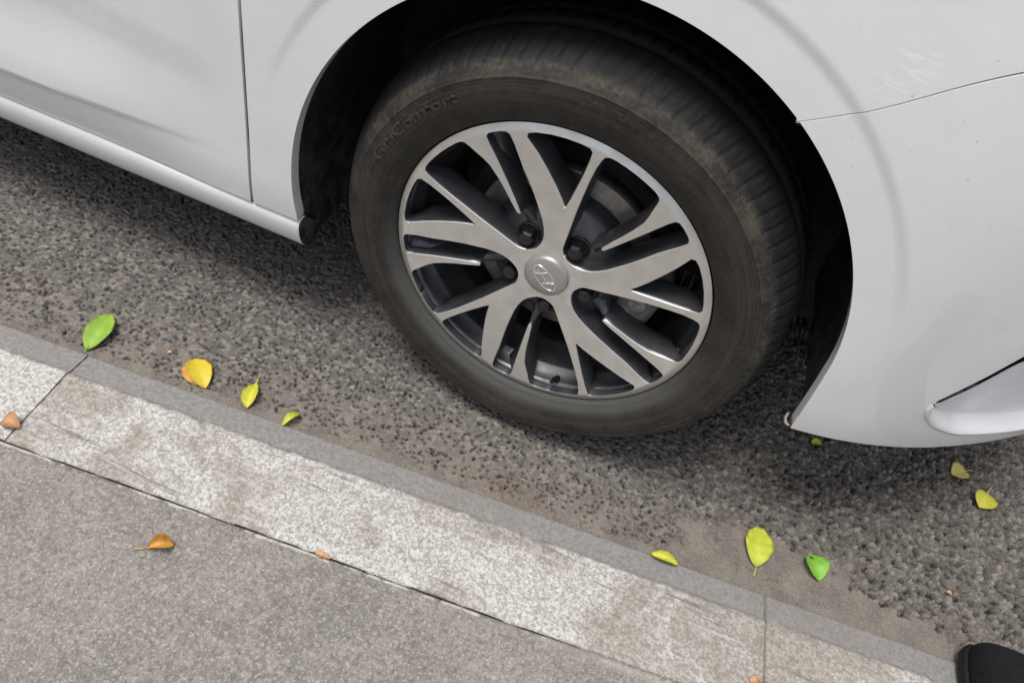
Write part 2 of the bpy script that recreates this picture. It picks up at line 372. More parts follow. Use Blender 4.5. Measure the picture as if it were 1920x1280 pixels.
# ------------------------------------------------------------------ pavement and kerb (both turned by TH against the car)
ps = axis(-1.2, 1.2, .03, 60); pt = np.array([-60, -20, -6, -2, -1, -.7] + list(np.linspace(-.62, T_B - .0022, 60)))
PX, PT = np.meshgrid(ps, pt, indexing='ij')
PZ = KTOP - .001 + .0012 * (fbm(PX * 8, PT * 8, 3, 140) - .5)
PT[:, -1] += .0024 * smoothstep(.10, .26, ps); PZ[:, -1] = KTOP - .0006 - .0012 * smoothstep(.26, .10, ps)
k = len(pt); V = np.stack([PX, PT, PZ], -1).reshape(-1, 3); ii = np.arange(len(V)).reshape(PX.shape)
F = np.stack([ii[:-1, :-1], ii[1:, :-1], ii[1:, 1:], ii[:-1, 1:]], -1).reshape(-1, 4).tolist()
b = len(V); low = V.reshape(PX.shape + (3,))[:, -1].copy(); low[:, 2] = -.05; V = np.vstack([V, low])
F += [(ii[i, -1], ii[i + 1, -1], b + i + 1, b + i) for i in range(len(ps) - 1)]
pav = mk('pavement', V, F, PAVE); pav.rotation_euler.z = TH; tag(pav, kind='structure')
V, F = join(box((-2.5, (T_B + T_W) / 2, -.0455), (5.0, T_W - T_B, .107)), box((2.5, (T_B + T_W) / 2, -.055), (5.0, T_W - T_B, .09)))
kerb = mk('kerb', V, F, MORTAR, smooth=False); kerb.rotation_euler.z = TH; tag(kerb, kind='structure')
def kerb_stone(s0, s1, tone, seed, dz=0.0):
    n_s = int((s1 - s0) / .004); S = np.linspace(s0, s1, n_s + 1)
    prof = []   # (t, z, bevel)
    for t in np.linspace(T_B, T_W - .004, 30): prof.append((t, KTOP))
    for a in np.linspace(0, 1, 5)[1:]: prof.append((T_W - .004 + .008 * a, KTOP - .0035 * a * a))
    for a in np.linspace(0, 1, 18)[1:]: prof.append((T_W + .004 + (T_A + .002 - T_W - .004) * a, KTOP - .0035 - (KTOP - .0055 - .0035) * a))
    prof.append((T_A + .0026, .0030)); prof.append((T_A + .003, -.05)); P = np.array(prof); m = len(P)
    SS, K = np.meshgrid(S, np.arange(m), indexing='ij'); T = P[K, 0].copy(); Z = P[K, 1].copy()
    chip = smoothstep(.60, .80, fbm(SS * 42, T * 42, 3, seed)) * np.exp(-((T - T_W) / .011) ** 2)
    Z -= .0048 * chip
    Z += (.0022 * (fbm(SS * 30, T * 30, 3, seed + 5) - .5) + .0016 * (fbm(SS * 150, T * 150, 3, seed + 9) - .5)) * (Z > -.03) * (1 - .8 * smoothstep(T_W, T_W + .006, T))
    j = np.exp(-((T - T_B) / .004) ** 2) * (.12 + .88 * smoothstep(.26, .10, SS)); Z -= j * (.0015 + .004 * smoothstep(.5, .75, fbm(SS * 55, T * 0, 3, seed + 13)))
    for q in (s0, s1): Z -= np.exp(-((SS - q) / .0022) ** 2) * (.0006 + .002 * (fbm(T * 90, SS * 0, 2, seed + 17)))
    Z += dz
    bev = smoothstep(-.003, .003, (T - T_W) + .012 * (fbm(SS * 70, T * 70, 4, seed + 21) - .5))
    V = np.stack([SS, T, Z], -1).reshape(-1, 3); ii = np.arange(len(V)).reshape(SS.shape)
    F = np.stack([ii[:-1, :-1], ii[1:, :-1], ii[1:, 1:], ii[:-1, 1:]], -1).reshape(-1, 4).tolist()
    nb = len(V); V = V.tolist()
    for row, rev in ((ii[0], 0), (ii[-1], 1), (ii[:, 0], 1)):      # closed ends and back
        bb = len(V); V += [(V[q][0], V[q][1], -.05) for q in row]
        F += [(row[i], row[i + 1], bb + i + 1, bb + i) for i in range(len(row) - 1)]
    o = mk('kerb_stone', V, F, KERB, kerb)
    pad = np.zeros(len(V)); pad[:nb] = bev.ravel()
    a = o.data.attributes.new('bevel', 'FLOAT', 'POINT'); a.data.foreach_set('value', pad.astype(np.float32))
    a = o.data.attributes.new('tone', 'FLOAT', 'POINT'); a.data.foreach_set('value', np.full(len(V), tone, np.float32))
    return o
kerb_stone(-.6130, .4467, .25, 300)
kerb_stone(-1.638, -.6134, -.45, 340, .0020)
kerb_stone(.4500, 1.470, .35, 380)
kerb_stone(1.472, 2.492, .1, 420); kerb_stone(-2.664, -1.640, .1, 460)

# ------------------------------------------------------------------ the car
car = empty('car'); tag(car, 'white car parked beside the kerb, front wheel and bumper in view', 'car')
U = np.arange(-3.2, 2.3, .002)
PSI = np.radians(np.interp(U, [.32, .40, .47, .54, .60, .68, .80, 1.0, 1.2, 1.35], [0, 9, 17.5, 25, 31, 37, 47, 70, 88, 90]))
ker = np.ones(31) / 31; PSI = np.convolve(np.pad(PSI, 15, mode='edge'), ker, 'valid')
CX = -3.2 + np.concatenate([[0], np.cumsum(np.cos(PSI[:-1]) * .002)]); CY = np.concatenate([[0], np.cumsum(np.sin(PSI[:-1]) * .002)])
AC = (0.0, .3186); AR = .3657
def dfun(u, z):
    u = np.asarray(u, float); z = np.asarray(z, float)
    d = .012 - .24 * np.maximum(0, z - .48) ** 2 - .8 * np.maximum(0, .30 - z) ** 2
    # flat band round the arch, set slightly back from the panel, dying out low down on both sides
    r = np.hypot(u - AC[0], z - AC[1]); a = np.degrees(np.arctan2(z - AC[1], u - AC[0]))
    msk = smoothstep(4, 30, a) * smoothstep(172, 135, a)
    band = d - .0030
    g = smoothstep(.4200, .4050, r)
    d = d * (1 - g * msk) + band * g * msk
    # door: hollow that swells out to a low crease, undercut below it
    f = smoothstep(-.44, -.74, u); cz = .322 + (u + .4688) * .042
    hol = .011 * smoothstep(.125, 0, z - cz) ** 1.3 * (z >= cz)
    low = .011 - .0145 * np.clip((cz - z) / .075, 0, 1.2) - .0030 * smoothstep(0, .012, cz - z)
    d = d + f * np.where(z >= cz, hol, low) * (z < .6)
    # a soft second fold higher up the door
    cz2 = .424 - (u + .459) * .115
    d = d + .0035 * smoothstep(-.43, -.55, u) * smoothstep(-.03, .03, z - cz2)
    # front bumper lower edge rolls under
    return d
def P3(u, z, off=0.0):
    u = np.asarray(u, float); z = np.asarray(z, float); s = np.interp(u, U, PSI)
    d = dfun(u, z) + off
    return np.stack([np.interp(u, U, CX) + np.sin(s) * d, np.interp(u, U, CY) - np.cos(s) * d, z + 0 * u], -1)
def N3(u, z):
    h = .0015; a = P3(u + h, z) - P3(u - h, z); b = P3(u, z + h) - P3(u, z - h)
    n = np.cross(a, b); return n / np.linalg.norm(n, axis=-1, keepdims=True)
def inpoly(pts, poly):
    x, y = pts[:, 0], pts[:, 1]; c = np.zeros(len(pts), bool); n = len(poly)
    for i in range(n):
        x1, y1 = poly[i]; x2, y2 = poly[(i + 1) % n]
        if y1 == y2: continue
        k = ((y1 > y) != (y2 > y)) & (x < (x2 - x1) * (y - y1) / (y2 - y1) + x1); c ^= k
    return c
def resample(poly, step):
    out = []; n = len(poly)
    for i in range(n):
        a = np.array(poly[i]); b = np.array(poly[(i + 1) % n]); L = np.linalg.norm(b - a); m = max(1, int(math.ceil(L / step)))
        for q in range(m): out.append(tuple(a + (b - a) * q / m))
    return out
def pdist(pts, ring):
    ring = np.array(ring); d = np.full(len(pts), 9.0)
    for k in range(0, len(ring), 64): d = np.minimum(d, np.min(np.hypot(pts[:, None, 0] - ring[None, k:k + 64, 0], pts[:, None, 1] - ring[None, k:k + 64, 1]), axis=1))
    return d
def area2(poly):
    a = np.array(poly); b = np.roll(a, -1, 0); return np.sum(a[:, 0] * b[:, 1] - b[:, 0] * a[:, 1])
def triang(loops, inner):
    pts = []; edges = []
    for L in loops:
        b = len(pts); pts += [Vector(q) for q in L]; edges += [(b + i, b + (i + 1) % len(L)) for i in range(len(L))]
    pts += [Vector((float(q[0]), float(q[1]))) for q in inner]
    r = delaunay_2d_cdt(pts, edges, [], 0, 1e-6)
    v = np.array([tuple(q) for q in r[0]]); f = np.array([q for q in r[2]])
    c = v[f].mean(1); k = inpoly(c, loops[0])
    for L in loops[1:]: k &= ~inpoly(c, L)
    return v, f[k], r[3]
def loop_out(L):
    # in-plane outward direction for each vertex of a loop
    a = np.array(L); p = np.roll(a, 1, 0); n = np.roll(a, -1, 0); sgn = 1 if area2(L) > 0 else -1
    def nrm(d): d = d / np.maximum(np.linalg.norm(d, axis=1, keepdims=True), 1e-9); return np.stack([d[:, 1], -d[:, 0]], 1) * sgn
    q = nrm(a - p) + nrm(n - a); return q / np.maximum(np.linalg.norm(q, axis=1, keepdims=True), 1e-6)
def panel(name, outline, parent, mat, holes=(), step=.010, gridu=.012, gridz=.012, polar=False, flange=.018, rnd=.0004):
    L = resample(outline, step); Hs = [resample(h, step) for h in holes]
    lo = np.min(L, 0); hi = np.max(L, 0)
    gu, gz = np.meshgrid(np.arange(lo[0], hi[0], gridu), np.arange(lo[1], hi[1], gridz)); g = np.stack([gu.ravel(), gz.ravel()], 1)
    if polar:
        g = g[np.hypot(g[:, 0] - AC[0], g[:, 1] - AC[1]) > .462]
        for rr in np.concatenate([np.arange(.3725, .402, .006), np.arange(.4035, .424, .0016), np.arange(.427, .460, .005)]):
            A = np.arange(-.6, math.pi + .6, .010 / rr); g = np.vstack([g, np.stack([AC[0] + rr * np.cos(A), AC[1] + rr * np.sin(A)], 1)])
    k = inpoly(g, L)
    for h in Hs: k &= ~inpoly(g, h)
    g = g[k]; ring = [q for l in [L] + Hs for q in l]
    g = g[pdist(g, ring) > min(step, gridz) * .35]
    v, f, _ = triang([L] + Hs, g)
    V = P3(v[:, 0], v[:, 1]); NN = N3(v[:, 0], v[:, 1])
    # orient
    t = f[0]; fn = np.cross(V[t[1]] - V[t[0]], V[t[2]] - V[t[0]])
    if fn @ NN[t[0]] < 0: f = f[:, ::-1]
    V = V.tolist(); NN = NN.tolist(); F = f.tolist()
    for li, l in enumerate([L] + Hs):
        a = np.array(l); o = loop_out(l) * (1 if li == 0 else -1)
        rings = []
        for (po, dp, w1) in ((0, 0, 0.0), (rnd * .6, -rnd * .35, .6), (rnd, -rnd, .95), (rnd, -flange, 1.0)):
            q = a + o * po; n0 = N3(a[:, 0], a[:, 1]); P0 = P3(q[:, 0], q[:, 1], dp)
            e = P3(a[:, 0] + o[:, 0] * .001, a[:, 1] + o[:, 1] * .001) - P3(a[:, 0], a[:, 1]); e /= np.linalg.norm(e, axis=1, keepdims=True)
            nn = n0 * (1 - w1) + e * w1; nn /= np.linalg.norm(nn, axis=1, keepdims=True)
            b = len(V); V += P0.tolist(); NN += nn.tolist(); rings.append(b)
        m = len(l)
        for r0, r1 in zip(rings[:-1], rings[1:]):
            for i in range(m):
                j = (i + 1) % m; q = (r0 + i, r0 + j, r1 + j, r1 + i)
                fn = np.cross(np.array(V[q[1]]) - V[q[0]], np.array(V[q[3]]) - V[q[0]])
                F.append(q if fn @ np.array(NN[q[3]]) >= 0 else q[::-1])
    return mk(name, V, F, mat, parent, normals=NN)
def arc(c, r, a0, a1, n): return [(c[0] + r * math.cos(R(a0 + (a1 - a0) * i / n)), c[1] + r * math.sin(R(a0 + (a1 - a0) * i / n))) for i in range(n + 1)]

HZ = .90
gap = [(.1892, .6283), (.2333, .6534), (.2689, .6805), (.3008, .7087), (.3393, .7362), (.40, .768), (.52, .80), (.75, .815)]
def smooth_line(pts, n=60):
    a = np.array(pts); t = np.concatenate([[0], np.cumsum(np.hypot(*np.diff(a, axis=0).T))]); q = np.linspace(0, t[-1], n)
    o = np.stack([np.interp(q, t, a[:, 0]), np.interp(q, t, a[:, 1])], 1)
    for _ in range(12): o[1:-1] = (o[:-2] + 2 * o[1:-1] + o[2:]) / 4
    return [tuple(v) for v in o]
gap = smooth_line(gap); gapw = lambda u: float(np.interp(u, [.19, .30, .45], [.0008, .0012, .0019]))
aL = math.degrees(math.atan2(.2425 - AC[1], -.3577)) % 360; aG = math.degrees(math.atan2(.6283 - AC[1], .1892))
# fender
up = [(u, z + gapw(u)) for u, z in gap]
fen = [(-.4251, HZ), (-.4251, .50), (-.4264, .36), (-.4291, .2425)] + [(-.3590, .2432)] + arc(AC, AR, aL - 2, aG + .4, 110) + up + [(.75, HZ)]
panel('front_fender', fen, car, PAINT, polar=True)
# bumper
dn = [(u, z - gapw(u)) for u, z in gap]
bot = [(.374, .2365), (.4315, .2397), (.4897, .2436), (.5503, .2482), (.6146, .2539), (.7252, .2607), (.95, .262), (1.25, .262), (1.6, .262)]
vent = [(.5060, .3500), (.5341, .4010), (.5557, .4470), (.62, .50), (.80, .54), (.92, .54), (.95, .50), (.95, .30), (.90, .285), (.7088, .277), (.6387, .2775), (.5857, .2795), (.5384, .2935), (.5150, .3120), (.5045, .3290)]
bmp = arc(AC, AR, aG - .4, 4, 60) + [(.3668, .325), (.3700, .285)] + bot + [(1.6, .79), (1.0, .805)] + dn[::-1]
panel('front_bumper', bmp, car, PAINT, holes=[vent], polar=True)
# door
door = [(-.4300, HZ), (-.4300, .50), (-.4313, .36), (-.4340, .2425), (-1.45, .2400), (-1.45, HZ)]
panel('front_door', door, car, PAINT, gridu=.03, gridz=.006, step=.012)
rdoor = [(-1.4545, HZ), (-1.4545, .2400), (-2.25, .2400), (-2.25, HZ)]
panel('rear_door', rdoor, car, PAINT, gridu=.05, gridz=.01, step=.03)
# sill: swept rounded section under fender and doors
sec = [(.008, .2400), (.000, .2392), (-.0060, .2380), (-.0090, .2340), (-.0100, .2260), (-.0085, .2140), (-.0050, .2020), (.0010, .1910), (.0095, .1810), (.022, .1745), (.045, .1740), (.050, .20)]
xs = np.concatenate([[-.3575, -.3585, -.3610], np.linspace(-.38, -2.3, 60)]); V = []; F = []
for i, x in enumerate(xs):
    sh = (.97, .99, 1.0)[i] if i < 3 else 1.0
    for (y, z) in sec: V.append((x, .03 + (y - .03) * sh, .208 + (z - .208) * (.75 + .25 * sh)))
k = len(sec)
for i in range(len(xs) - 1):
    for j in range(k - 1): F.append((i * k + j, i * k + j + 1, (i + 1) * k + j + 1, (i + 1) * k + j))
b = len(V); mk('sill', V, F, PAINT, car)
mk('sill_end_cap', [(x + .0004, y, z) for x, y, z in V[:k]], [tuple(range(k))], LINER, car, smooth=False)
# fog-lamp blade: rounded lip below, shelf sloping inwards and up behind the bumper skin
# columns (u, z, depth behind the skin): outer lip, inner lip, top of the sloping shelf
lipo = np.array([(.5020, .3440, 0), (.5010, .3304, 0), (.5085, .3165, 0), (.5328, .2955, 0), (.5796, .2803, 0), (.6314, .2797, 0), (.7006, .2765, 0), (.93, .284, 0)])
lipi = np.array([(.5095, .3400, .003), (.5121, .3342, .005), (.5200, .3280, .008), (.5351, .3193, .012), (.5755, .3011, .020), (.6273, .2932, .022), (.7135, .2850, .022), (.93, .290, .022)])
shel = np.array([(.5100, .3405, .004), (.5135, .3375, .006), (.5254, .3309, .012), (.5527, .3285, .025), (.6012, .3392, .040), (.6426, .3781, .045), (.74, .40, .05), (.93, .40, .05)])
def dens(a, n=48):
    t = np.linspace(0, len(a) - 1, n); i = np.arange(len(a)); out = np.stack([np.interp(t, i, a[:, c]) for c in range(3)], 1)
    for _ in range(4): out[1:-1] = (out[:-2] + 2 * out[1:-1] + out[2:]) / 4
    return out
lo_, li_, sh_ = dens(lipo), dens(lipi), dens(shel); rows = []
rows.append(P3(lo_[:, 0], lo_[:, 1], -.006))
for a in np.linspace(0, 1, 9):
    q = lo_ * (1 - a) + li_ * a; rows.append(P3(q[:, 0], q[:, 1], -q[:, 2] + .0005 + .0050 * math.sin(math.pi * a) ** .8))
rows.append(P3(li_[:, 0], li_[:, 1], -li_[:, 2] - .0016))
for a in np.linspace(.06, 1, 8):
    q = li_ * (1 - a) + sh_ * a; rows.append(P3(q[:, 0], q[:, 1], -q[:, 2] - .0010))
rows.append(P3(sh_[:, 0], sh_[:, 1] - .012, -sh_[:, 2] - .004))
V = np.concatenate(rows); m = len(lo_); F = [(i * m + j, i * m + j + 1, (i + 1) * m + j + 1, (i + 1) * m + j) for i in range(len(rows) - 1) for j in range(m - 1)]
mk('fog_lamp_blade', V, F, PAINT, car)
# backing behind gaps and vent
q = resample([(.49, .27), (.99, .27), (.99, .56), (.60, .56), (.49, .40)], .03)
V = P3(np.array(q)[:, 0], np.array(q)[:, 1], -.085); mk('vent_backing', V, [tuple(range(len(V)))], BLACK, car, smooth=False)
def strip(name, line, wdt, off, mat):
    V = []; F = []
    for i, (u, z) in enumerate(line):
        a = np.array(line[max(0, i - 1)]); b = np.array(line[min(len(line) - 1, i + 1)]); d = (b - a) / np.linalg.norm(b - a); n = np.array([-d[1], d[0]])
        for s in (-1, 1):
            qq = np.array([u, z]) + n * s * wdt; V.append(P3(qq[0], qq[1], off).reshape(3))
        if i: F.append((2 * i - 2, 2 * i - 1, 2 * i + 1, 2 * i))
    return mk(name, V, F, mat, car)
strip('door_seal', [(-.4276, .90), (-.4276, .50), (-.4289, .36), (-.4316, .236)], .0085, -.0042, BLACK)
strip('bumper_gap_seal', resample(gap, .02)[:-30] if False else gap, .008, -.0085, BLACK)
strip('sill_seal', [(-.360, .2410), (-.7, .2405), (-2.25, .2395)], .006, -.0120, BLACK)

# wheel-arch liner
prof = [(-.3610, .178), (-.3660, .235)] + [(x, z) for x, z in arc(AC, .3715, 190, 5, 70)] + [(.3770, .290), (.3800, .243)]
ys = np.concatenate([[.008, .016, .022, .03], np.linspace(.05, .34, 14)]); V = []; F = []
for j, y in enumerate(ys):
    for i, (x, z) in enumerate(prof):
        k = .0025 * math.sin(i * .9) * min(1, j / 5) + (.004 if j > 3 else 0) * (1 + .5 * math.sin(i * .45 + j))
        dx, dz = x - AC[0], z - AC[1]; L = math.hypot(dx, dz)
        yy = y + (.0 if x < 0 else np.interp(abs(x) if z < .62 else .2, [.2, .36], [0, .004]))
        V.append((x + dx / L * k, yy, z + (dz / L * k if z > .25 else 0)))
m = len(prof)
for j in range(len(ys) - 1):
    for i in range(m - 1): F.append((j * m + i, j * m + i + 1, (j + 1) * m + i + 1, (j + 1) * m + i))
F.append(tuple((len(ys) - 1) * m + i for i in range(m)))
mk('wheel_arch_liner', V, F, LINER, car)
# little folded tab where the bumper ends at the foot of the arch
V, F = tube([P3(.3715, .2385, -.002), P3(.3680, .2365, -.006), P3(.3655, .2390, -.013), P3(.3660, .2480, -.016)], [.0016, .0022, .0024, .0016], 10)
mk('bumper_end_tab', V, F, CALI, car)

# underbody, structure behind the panels, upper body
V, F = join(box((-1.42, .87, .235), (2.08, 1.60, .16)), box((.10, 1.00, .36), (.94, 1.30, .44)), box((.60, 1.0, .27), (.34, 1.1, .18)))
mk('underbody', V, F, UNDER, car, smooth=False)
sh = []
for x, yo, zt in ((-3.0, .12, .90), (-2.3, .03, .93), (-.43, .06, .90), (.30, .07, .87), (.62, .17, .80), (.80, .36, .72)):
    sh.append((x, yo, zt))
V = []; F = []
for x, yo, zt in sh:
    for f in np.linspace(0, 1, 11):
        y = yo + (1.74 - 2 * yo) * f; V.append((x, y, zt + (.10 if x > -2.9 else .05) * math.sin(math.pi * f) ** .6))
for i in range(len(sh) - 1):
    for j in range(10): F.append((i * 11 + j, i * 11 + j + 1, (i + 1) * 11 + j + 1, (i + 1) * 11 + j))
mk('hood', V, F, PAINT, car)
q = [(-3.0, .12), (-2.3, .0), (-.4, .0), (.32, .0), (.62, .12), (.80, .34)]
V = []; F = []
for x, yo in q: V += [(x, 1.74 - yo, .15), (x, 1.74 - yo, .9)]
for i in range(len(q) - 1): F.append((2 * i, 2 * i + 2, 2 * i + 3, 2 * i + 1))
mk('far_side_panel', V, F, PAINT, car)
q = [(-3.0, .16, .93), (-.42, .10, .92), (-1.05, .30, 1.42), (-2.5, .33, 1.42)]
V = []; 
for x, yo, z in q: V += [(x, yo, z), (x, 1.74 - yo, z)]
mk('cabin_glass', V, [(0, 2, 4, 6), (1, 7, 5, 3), (2, 3, 5, 4), (0, 6, 7, 1)], GLASS, car, smooth=False)
V, F = box((-1.77, .87, 1.435), (1.50, 1.14, .04)); bevel(mk('roof', V, F, PAINT, car, smooth=False), .015, 3)

# ---- wheel: local frame, Y points into the car
ZC = .31; STEER = -.046958; PH = 84.593          # degrees of the first thin spoke branch
V, F = lathe([(.0036, .2172), (.0080, .2176), (.012, .2150), (.011, .2085), (.020, .2068), (.036, .2052), (.040, .2000), (.046, .1985), (.076, .1970), (.083, .1905), (.090, .1890), (.150, .1870), (.156, .193), (.19, .20), (.192, .216)], 160)
wheel = mk('wheel', V, F, BARREL, car); wheel.location = (0, 0, ZC); wheel.rotation_euler.z = STEER
# tyre
pr = [(.0160, .2140), (.0110, .2168), (.0060, .2186), (.0010, .2200), (-.0030, .2225), (-.0046, .2255), (-.0050, .2275), (-.0068, .2290), (-.0105, .2370), (-.0112, .2382), (-.0135, .2450), (-.0155, .2540), (-.0163, .2620), (-.0158, .2690), (-.0145, .2745), (-.0150, .2753), (-.0142, .2765), (-.0122, .2800), (-.0100, .2835), (-.0094, .2842), (-.0062, .2880), (-.0015, .2918), (.0035, .2950), (.0090, .2980), (.0150, .3008), (.0215, .3035), (.0280, .3058), (.0345, .3077), (.0420, .3095),
      (.0500, .3110), (.0515, .3040), (.0585, .3040), (.0600, .3124), (.0750, .3136), (.0880, .3142), (.0895, .307), (.0965, .307), (.0980, .3142), (.112, .3136), (.125, .3124), (.1265, .304), (.1335, .304), (.135, .311), (.150, .3085), (.170, .301), (.185, .291), (.198, .275), (.200, .255), (.196, .235), (.19, .216)]
NS = 1080
V, F = lathe(pr, NS); P = np.array(pr); m = len(P); Vn = np.array(V).reshape(NS, m, 3)
A = 2 * math.pi * np.arange(NS) / NS
for j in range(m):
    y, r = P[j]
    if r > .2870:
        # shoulder sipes, alternately long and short, slanting with depth
        ph = (A / (2 * math.pi) * 90 + y * 14) % 1.0; ph2 = (A / (2 * math.pi) * 180 + y * 8) % 1.0
        cut = np.zeros(NS)
        if .2890 < r and y < .05 or (r > .31 and y > .06): cut = np.maximum(cut, .0026 * smoothstep(.12, .07, np.abs(ph - .5)))
        if r > .2960 and y < .05: cut = np.maximum(cut, .0012 * smoothstep(.12, .06, np.abs(ph2 - .5)))
        rr = np.hypot(Vn[:, j, 0], Vn[:, j, 2]); s = (rr - cut) / rr
        Vn[:, j, 0] *= s; Vn[:, j, 2] *= s
# load: flatten on the road and bulge just above it
zz = Vn[:, :, 2]; bul = np.exp(-((zz + .285) / .045) ** 2) * np.exp(-(Vn[:, :, 0] / .12) ** 2)
side = np.clip((.09 - P[None, :, 0]) / .1, -1, 1)
Vn[:, :, 1] -= .007 * bul * side
Vn[:, :, 2] = np.maximum(zz, -ZC + .0008)
tyre = mk('tyre', Vn.reshape(-1, 3), F, TYRE, wheel)

# cast spokes: one 72 degree sector, five times
def pol(r, a): return (r * math.cos(R(a)), r * math.sin(R(a)))
U1 = [(.0445, -12), (.0475, -8), (.0520, -4.6), (.062, -3.1), (.076, -2.0), (.095, -.9), (.115, -.2), (.140, .1), (.165, .15), (.185, -.1), (.199, -.8), (.2055, -1.5), (.2080, -2.9)]
U1 += [(.2085, -5), (.2085, -8.5), (.2085, -12)]
U2 = [(.2085, 60), (.2085, 56), (.2085, 52), (.2078, 50.2), (.2055, 49.0), (.200, 48.2), (.190, 47.0), (.180, 45.6), (.168, 44.2), (.150, 43.4), (.134, 43.0), (.115, 42.8), (.098, 42.3), (.0962, 41.3), (.0972, 40.2), (.115, 40.0), (.140, 40.0), (.170, 40.15), (.195, 40.3), (.2045, 40.0), (.2078, 39.0), (.2083, 37), (.2083, 34), (.2074, 32.3), (.204, 31.2), (.190, 30.4), (.163, 29.4), (.140, 27.6), (.120, 25.8), (.100, 23.9), (.088, 22.4), (.075, 21.5), (.064, 21.7), (.056, 23.8), (.0485, 28.5), (.0430, 36), (.0410, 44), (.0412, 52), (.0445, 60)]
OUT = [pol(.2172, -12 + 72 * i / 36) for i in range(37)]
INN = [pol(.012, 60 - 72 * i / 12) for i in range(13)]
loop = OUT + [pol(*q) for q in U2] + INN + [pol(*q) for q in U1]
nO, n2, nI, n1 = len(OUT), len(U2), len(INN), len(U1)
VH = [(.1135, 7.0), (.1165, 6.0), (.130, 4.8), (.150, 3.7), (.168, 3.0), (.190, 2.6), (.2035, 2.8), (.2073, 4.0), (.2080, 7), (.2083, 12), (.2083, 17), (.2078, 22), (.2060, 24.6), (.2010, 25.4), (.180, 22.0), (.160, 18.4), (.140, 14.0), (.125, 10.2), (.1165, 7.9)]
hole = [pol(*q) for q in VH]
def dish(r): return np.where(r > .2075, -.0012 + .42 * (r - .2075), -.0012 * np.clip((r - .15) / .0575, 0, 1)) + .0105 * np.clip(1 - r / .205, 0, 1) ** .9
g = []
for rr in np.arange(.018, .215, .006):
    for a in np.arange(-11, 60, .006 / rr * 57.3): g.append(pol(rr, a))
g = np.array(g)
def offset_loop(L, d):
    o = loop_out(L); d = np.asarray(d).reshape(-1, 1) if hasattr(d, '__len__') else d
    return np.array(L) + o * d
Lr = loop; hr = hole
k = inpoly(g, Lr) & ~inpoly(g, hr); g = g[k]; g = g[pdist(g, Lr + hr) > .0022]
v, f, _ = triang([Lr, hr], g)
rad = np.hypot(v[:, 0], v[:, 1]); V = np.stack([v[:, 0], dish(rad), v[:, 1]], 1)
fn = np.cross(V[f[0][1]] - V[f[0][0]], V[f[0][2]] - V[f[0][0]])
if fn[1] > 0: f = f[:, ::-1]
# analytic normals
hh = 1e-4; sl = (dish(rad + hh) - dish(rad - hh)) / (2 * hh); dirx = v / np.maximum(rad, 1e-6)[:, None]
NN = np.stack([dirx[:, 0] * sl, -np.ones(len(v)), dirx[:, 1] * sl], 1); NN /= np.linalg.norm(NN, axis=1, keepdims=True)
V = V.tolist(); NN = NN.tolist(); F = f.tolist(); mi = [0] * len(F)
def walls(L, closed, sgn, extra=None):
    global V, NN, F, mi
    a = np.array(L); full = loop if L is not hole else hole
    o = extra
    rd = np.hypot(a[:, 0], a[:, 1]); d0 = dish(rd); m = len(a); rings = []
    tap = np.clip((.2075 - rd) / .02, 0, 1)
    for off, dep, wn, wy in ((0, 0, .55, -.8), (.0009, .0009, .8, -.55), (.0016, .006, .96, -.25), (.0050, .030, .96, -.25), (.0040, .038, 1, 0.2)):
        q = a + o * (off * tap)[:, None]; b = len(V)
        for i in range(m):
            V.append((q[i, 0], d0[i] + dep * (.35 + .65 * tap[i]), q[i, 1]))
            n = np.array([o[i, 0] * wn, wy, o[i, 1] * wn]); NN.append((n / np.linalg.norm(n)).tolist())
        rings.append(b)
    for ri, (r0, r1) in enumerate(zip(rings[:-1], rings[1:])):
        for i in range(m if closed else m - 1):
            j = (i + 1) % m; q = (r0 + i, r0 + j, r1 + j, r1 + i)
            fn = np.cross(np.array(V[q[1]]) - V[q[0]], np.array(V[q[3]]) - V[q[0]])
            F.append(q if fn @ np.array(NN[q[2]]) >= 0 else q[::-1]); mi.append(0 if ri == 0 else 1)
oo = loop_out(loop)
walls(loop[nO:nO + n2], False, 1, oo[nO:nO + n2])
walls(loop[nO + n2 + nI:], False, 1, oo[nO + n2 + nI:])
walls(hole, True, -1, -loop_out(hole))
sp = None
for k in range(5):
    if sp is None:
        sp = mk('spoke', V, F, None, wheel, normals=NN, mats=[ALU, DARKALLOY], mi=mi); o = sp
    else:
        o = sp.copy(); col.objects.link(o)
    o.rotation_euler.y = -R(PH - 72 * k)
# dark pocket floor behind the spokes with its five nut seats, and a root running out under each fang
V, F = lathe([(.016, .030), (.0245, .044), (.0255, .056), (.0265, .070), (.031, .082), (.044, .094), (.056, .101), (.070, .103)], 90)
parts = [(V, F)]
for k in range(5):
    a = PH - 72 * k + 41.0
    W = []
    for r_, wd, y0 in ((.070, .0150, .0275), (.085, .0105, .0235), (.0955, .0050, .0160), (.105, .0042, .0140), (.135, .0060, .0150), (.165, .0085, .0160), (.195, .0150, .0150), (.2065, .0185, .0140)):
        for s in (-1, -.45, .45, 1):
            c = pol(r_, a); t = (-math.sin(R(a)), math.cos(R(a))); yy = y0 + (.020 if abs(s) == 1 else 0)
            W.append((c[0] + t[0] * wd * s * (1.15 if abs(s) == 1 else 1), yy, c[1] + t[1] * wd * s * (1.15 if abs(s) == 1 else 1)))
    parts.append((W, [(i * 4 + j, i * 4 + j + 1, (i + 1) * 4 + j + 1, (i + 1) * 4 + j) for i in range(7) for j in range(3)]))
V, F = join(*parts); mk('spoke_roots', V, F, DARKALLOY, wheel)
nut = None
